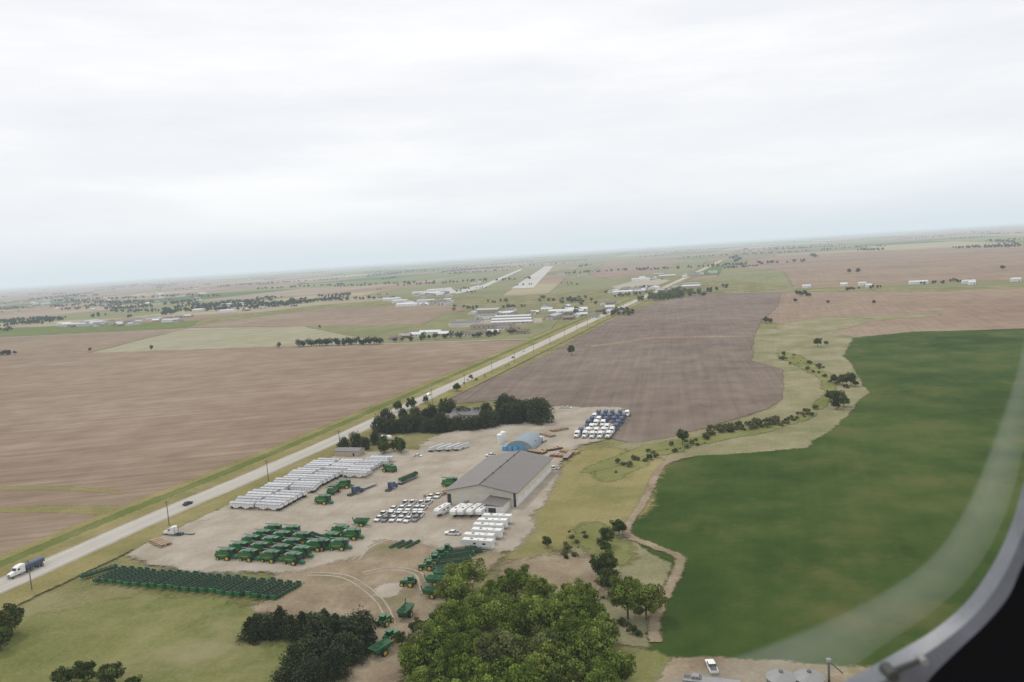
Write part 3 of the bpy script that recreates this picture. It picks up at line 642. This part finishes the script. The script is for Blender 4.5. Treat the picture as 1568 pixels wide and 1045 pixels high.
mk('farmhouse',716,641,18,11,3.6,2.6,'tanwall','roofg',AP,1,5); mk('garage',690,646,10,9,3.2,2,'wallw','roofg',AP)
mk('open_shed',536,697,14,7,3.2,.8,'tanwall','roofg',AP,3,0)
b=MB(); b.tube((-3,0,1.5),(3,0,1.5),1.3,1.3,'white',14); b.tube((3,0,1.5),(3.6,0,1.5),1.3,.6,'white',14); b.tube((-3.6,0,1.5),(-3,0,1.5),.6,1.3,'white',14)
for x in(-2,2): b.box((x,0,.3),(.4,1.6,.8),'grey')
put(b.mesh('propane_tank'),(591,674),AP)
# grain bins, bottom right
b=MB(); b.tube((0,0,0),(0,0,5),3.1,3.1,'dark',24); b.tube((0,0,5),(0,0,6.1),3.25,.5,'grey',24); b.tube((0,0,6.1),(0,0,6.4),.5,.5,'dark',10)
for i in range(7): b.tube((0,0,.5+i*.68),(0,0,.56+i*.68),3.15,3.15,'grey',24)
for i in range(8): b.box((3.25,0,.5+i*.55),(.1,.5,.06),'dark')
bin_=b.mesh('grain_bin')
for u in (1197,1240): put(bin_,(u,1070),0)
b=MB(); b.tube((0,0,0),(0,0,8),.3,.25,'dark',8); b.box((0,0,8.2),(.9,.9,.6),'grey'); b.tube((0,0,8),(3,0,5),.15,.15,'dark',6); put(b.mesh('grain_leg'),(1270,1066),0)
def pile(name,u,v,mat):
    b=MB()
    for i in range(5):
        for j in range(3): b.box((i*2.1-4+J(.2),j*1.6-1.6+J(.2),.5),(1.8,1.2,1.0+J(.4)),mat)
        for k in range(3): b.box((i*2.1-4,0,1.1+.1*k),(1.6+J(.3),3.6,.05),'wood')
    put(b.mesh(name),(u,v),J(1))
pile('lumber_pile',872,694,'wood'); pile('lumber_pile',858,700,'red'); pile('pallet_stack',245,834,'wood'); pile('pallet_stack',856,660,'wood')
pile('scrap_pile',822,694,'dark'); pile('scrap_pile',838,668,'grey'); pile('scrap_pile',845,690,'dark'); pile('pallet_stack',668,760,'wood')
# town
walls=['wallw','offwhite','tanwall','white','brick','wall']; roofs=['roofg','roofb','roof','roofw','silver','roofg','roofb']
def town(u0,u1,v0,v1,n,big=.2,nm='house'):
    for i in range(n):
        u=random.uniform(u0,u1); v=random.uniform(v0,v1)-.064*(u-u0); B_=random.random()<big
        if B_: mk('warehouse',u,v,random.uniform(28,50),random.uniform(15,22),random.uniform(5,6),2,random.choice(walls[:4]),random.choice(['roofw','silver','roofg']),random.choice([AR,AP]),2,0)
        else: mk(nm,u,v,random.uniform(13,20),random.uniform(9,12),3.4,2.4,random.choice(walls),random.choice(roofs),random.choice([AR,AP]),1,3)
town(140,300,495,502,24,.15); town(85,145,498,503,9,.35); town(300,460,470,482,20,.15); town(0,320,462,484,70,.15); town(0,560,450,462,34,.25)
town(610,690,464,471,12,.5); town(840,960,482,492,12,.2); town(720,850,478,490,12,.2); town(935,1060,446,452,20,.4); town(980,1100,424,430,16,.3); town(560,1000,440,446,10,.3)
town(590,700,455,462,14,.3); town(860,940,470,480,10,.1)
for u,v,l in [(1235,441,15),(1292,438,12),(1320,437,13),(1330,440,10),(1406,435,30),(1483,434,20),(1488,436,10),(1555,431,14)]: mk('white_barn',u,v,l,11,4.2,2,'wallw','roofw',AP,2,0)
mk('hangar',668,447,50,25,7,2,'wallw','roofw',AP); mk('hangar',640,451,30,20,6,2,'wallw','silver',AP)
for k in range(5): mk('long_barn',784,487+k*2.2,62,8,3,1.6,'tanwall',('roofw','roofg')[k%2],AP,1,8)
mk('school_building',755,503,60,18,5,1.5,'tanwall','roofb',AP,2,8); mk('warehouse',716,499,45,18,6,2,'offwhite','roofg',AP,3,0); mk('warehouse',660,513,30,12,4.5,2,'wallw','roofw',AP,3,0); mk('house',640,516,16,10,4,2.4,'white','roofw',AP)
for i in range(14): mk('house',606+i*15,519-i*.9+J(4),15,10,3.5,2.4,random.choice(walls),random.choice(roofs),AP+J(.1)) if i not in(3,4) else None
# poles along highway
b=MB(); b.tube((0,0,-.3),(0,0,10.5),.2,.13,'pole',8); b.box((0,0,9.8),(.14,2.6,.16),'pole'); 
for y in(-1.15,0,1.15): b.tube((0,y,9.88),(0,y,10.15),.06,.05,'grey',6)
b.tube((0,0,8.7),(0,.9,9.75),.04,.04,'pole',4); POL=b.mesh('utility_pole')
dist=0; acc=0; PP=[]
for i in range(1,len(RP)):
    seg=(RP[i]-RP[i-1]).length
    while dist<acc+seg:
        t=(RP[i]-RP[i-1]).normalized(); q=RP[i-1]+t*(dist-acc)+Vector((t.y,-t.x,0))*14.5
        if q.length<1600: PP.append(q); link('utility_pole',POL,(q.x,q.y,0),AR)
        dist+=62
    acc+=seg
b=MB()
for p,q in zip(PP,PP[1:]):
    for o in(-1.15,0,1.15):
        for k in range(4):
            t0,t1=k/4,(k+1)/4; sg_=lambda t:10.1-1.0*4*t*(1-t)*.7
            A_=p.lerp(q,t0)+PD*o; B_=p.lerp(q,t1)+PD*o; b.tube((A_.x,A_.y,sg_(t0)),(B_.x,B_.y,sg_(t1)),.012,.012,'grey',3,False)
link('power_line',b.mesh('power_line'))
# ------------------------------------------------------------ aircraft window surround (0.5 m from the eye)
YW=.5
def wp(u,v,y=YW):
    r=ray(u,v); t=y/r.y; return Vector((r.x*t,y,H+r.z*t))
inner=[(1640,200),(1612,500),(1590,650),(1568,738),(1548,805),(1520,865),(1480,922),(1430,965),(1375,998),(1310,1034),(1250,1062),(1150,1100),(900,1150)]
mid=[(1750,200),(1740,500),(1700,700),(1612,800),(1568,862),(1545,912),(1510,955),(1470,993),(1432,1030),(1400,1065),(1330,1110),(1200,1150),(900,1200)]
outer=[(2100,200),(2100,500),(2100,800),(2000,1000),(1950,1100),(1900,1200),(1800,1250),(1700,1300),(1600,1320),(1500,1350),(1400,1350),(1200,1350),(900,1350)]
def sm_(P,y): return catmull([wp(u,v,y) for u,v in P],False,6)
I=sm_(inner,YW);Mi=sm_(mid,YW-.015);O=sm_(outer,YW-.03)
I0=sm_(inner,YW+.012); Ia=[p.lerp(q,.28)+Vector((0,-.006,0)) for p,q in zip(I,Mi)]
vs=[];fs=[];mi=[]
rows=[I0,I,Ia,Mi,O]; k=len(I)
for r in rows: vs+= [tuple(p) for p in r]
for r in range(4):
    for i in range(k-1): fs.append((r*k+i,r*k+i+1,(r+1)*k+i+1,(r+1)*k+i)); mi.append((2,2,0,1)[r])
me=bpy.data.meshes.new('aircraft_window_frame'); me.from_pydata(vs,[],fs)
me.materials.append(paint('window_trim',(.16,.17,.20),.5,scale=30,var=.45)); me.materials.append(paint('cabin_lining',(.006,.006,.008),.8,spec=.1)); me.materials.append(paint('trim_edge',(.25,.27,.30),.4,scale=40,var=.45))
me.polygons.foreach_set('material_index',mi)
wf=link('aircraft_window_frame',me)
b=MB(); p0=wp(1362,1030,YW-.02); p1=wp(1412,1010,YW-.02); b.tube(p0,p1,.0022,.0016,'dark',10); b.tube(p0+Vector((0,.006,0)),p0-Vector((0,.006,0)),.0042,.0038,'dark',14); b.tube(p1+Vector((0,.004,0)),p1-Vector((0,.004,0)),.0024,.0024,'grey',10)
la=link('latch',b.mesh('latch')); la.parent=wf
# bent edge of the acrylic pane: its reflection painted as a faint milky band
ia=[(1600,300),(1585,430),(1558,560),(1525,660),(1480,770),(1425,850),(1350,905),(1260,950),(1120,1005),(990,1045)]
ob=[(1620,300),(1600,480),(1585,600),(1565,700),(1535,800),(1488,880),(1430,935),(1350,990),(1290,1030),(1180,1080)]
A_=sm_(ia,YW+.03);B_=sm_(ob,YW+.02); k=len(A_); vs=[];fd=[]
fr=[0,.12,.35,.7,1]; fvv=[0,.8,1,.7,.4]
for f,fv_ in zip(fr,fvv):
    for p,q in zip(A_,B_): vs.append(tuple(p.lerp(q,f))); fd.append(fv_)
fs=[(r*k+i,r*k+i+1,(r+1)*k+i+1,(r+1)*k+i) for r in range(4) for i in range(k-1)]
me=bpy.data.meshes.new('pane_edge_reflection'); me.from_pydata(vs,[],fs); at=me.attributes.new('fade','FLOAT','POINT'); at.data.foreach_set('value',fd)
m,nt=newmat('acrylic_reflection'); at=N(nt,'ShaderNodeAttribute',attribute_name='fade').outputs['Fac']; tr=N(nt,'ShaderNodeBsdfTransparent'); d=N(nt,'ShaderNodeBsdfTranslucent'); d.inputs[0].default_value=(.72,.76,.76,1)
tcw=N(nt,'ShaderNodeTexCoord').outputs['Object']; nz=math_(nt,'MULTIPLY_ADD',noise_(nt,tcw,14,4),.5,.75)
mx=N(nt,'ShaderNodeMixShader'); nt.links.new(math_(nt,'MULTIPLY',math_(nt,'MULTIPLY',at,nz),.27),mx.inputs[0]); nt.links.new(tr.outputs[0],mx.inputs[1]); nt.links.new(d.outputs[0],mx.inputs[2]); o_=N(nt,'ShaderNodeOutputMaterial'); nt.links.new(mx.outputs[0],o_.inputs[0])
me.materials.append(m); pe=link('pane_edge_reflection',me); pe.parent=wf
# ------------------------------------------------------------ haze, sky, sun
b=MB(); b.box((0,0,245),(149000,149000,510),'white'); me=b.mesh('haze'); me.materials.clear()
m,nt=newmat('haze_air'); sg=1/12500.0
ab=N(nt,'ShaderNodeVolumeAbsorption'); ab.inputs['Color'].default_value=(0,0,0,1); ab.inputs['Density'].default_value=sg
em=N(nt,'ShaderNodeEmission'); em.inputs['Color'].default_value=(.70,.785,.84,1); em.inputs['Strength'].default_value=sg
ad=N(nt,'ShaderNodeAddShader'); nt.links.new(ab.outputs[0],ad.inputs[0]); nt.links.new(em.outputs[0],ad.inputs[1]); o_=N(nt,'ShaderNodeOutputMaterial'); nt.links.new(ad.outputs[0],o_.inputs['Volume'])
me.materials.append(m); link('haze',me)
W=bpy.data.worlds.new("World"); S.world=W; W.use_nodes=True; nt=W.node_tree; nt.nodes.clear()
el=math.radians(58); az=math.radians(-40)   # sun ahead and to the left, behind thin cloud
sky=N(nt,'ShaderNodeTexSky',sky_type='NISHITA'); sky.sun_disc=False; sky.sun_elevation=el; sky.sun_rotation=az; sky.air_density=1; sky.dust_density=3
b1=N(nt,'ShaderNodeBackground'); b1.inputs[1].default_value=.1; nt.links.new(sky.outputs[0],b1.inputs[0])
tc=N(nt,'ShaderNodeTexCoord').outputs['Generated']
st=mapping(nt,tc,0,(1,1,6)); n1=noise_(nt,st,1.9,8,.6)
col=ramp_(nt,n1,[(.32,(.90,.915,.955)),(.48,(.985,.985,1.01)),(.66,(1.11,1.10,1.095))])
b2=N(nt,'ShaderNodeBackground'); b2.inputs[1].default_value=1.0; nt.links.new(col,b2.inputs[0])
mx=N(nt,'ShaderNodeMixShader'); mx.inputs[0].default_value=.94; nt.links.new(b1.outputs[0],mx.inputs[1]); nt.links.new(b2.outputs[0],mx.inputs[2])
o_=N(nt,'ShaderNodeOutputWorld'); nt.links.new(mx.outputs[0],o_.inputs[0])
sl=bpy.data.lights.new('sun','SUN'); sl.energy=1.5; sl.angle=math.radians(10); sl.color=(1,.95,.87)
so=bpy.data.objects.new('sun',sl); S.collection.objects.link(so)
d=Vector((math.sin(az)*math.cos(el),math.cos(az)*math.cos(el),math.sin(el))); so.rotation_euler=d.to_track_quat('Z','Y').to_euler()
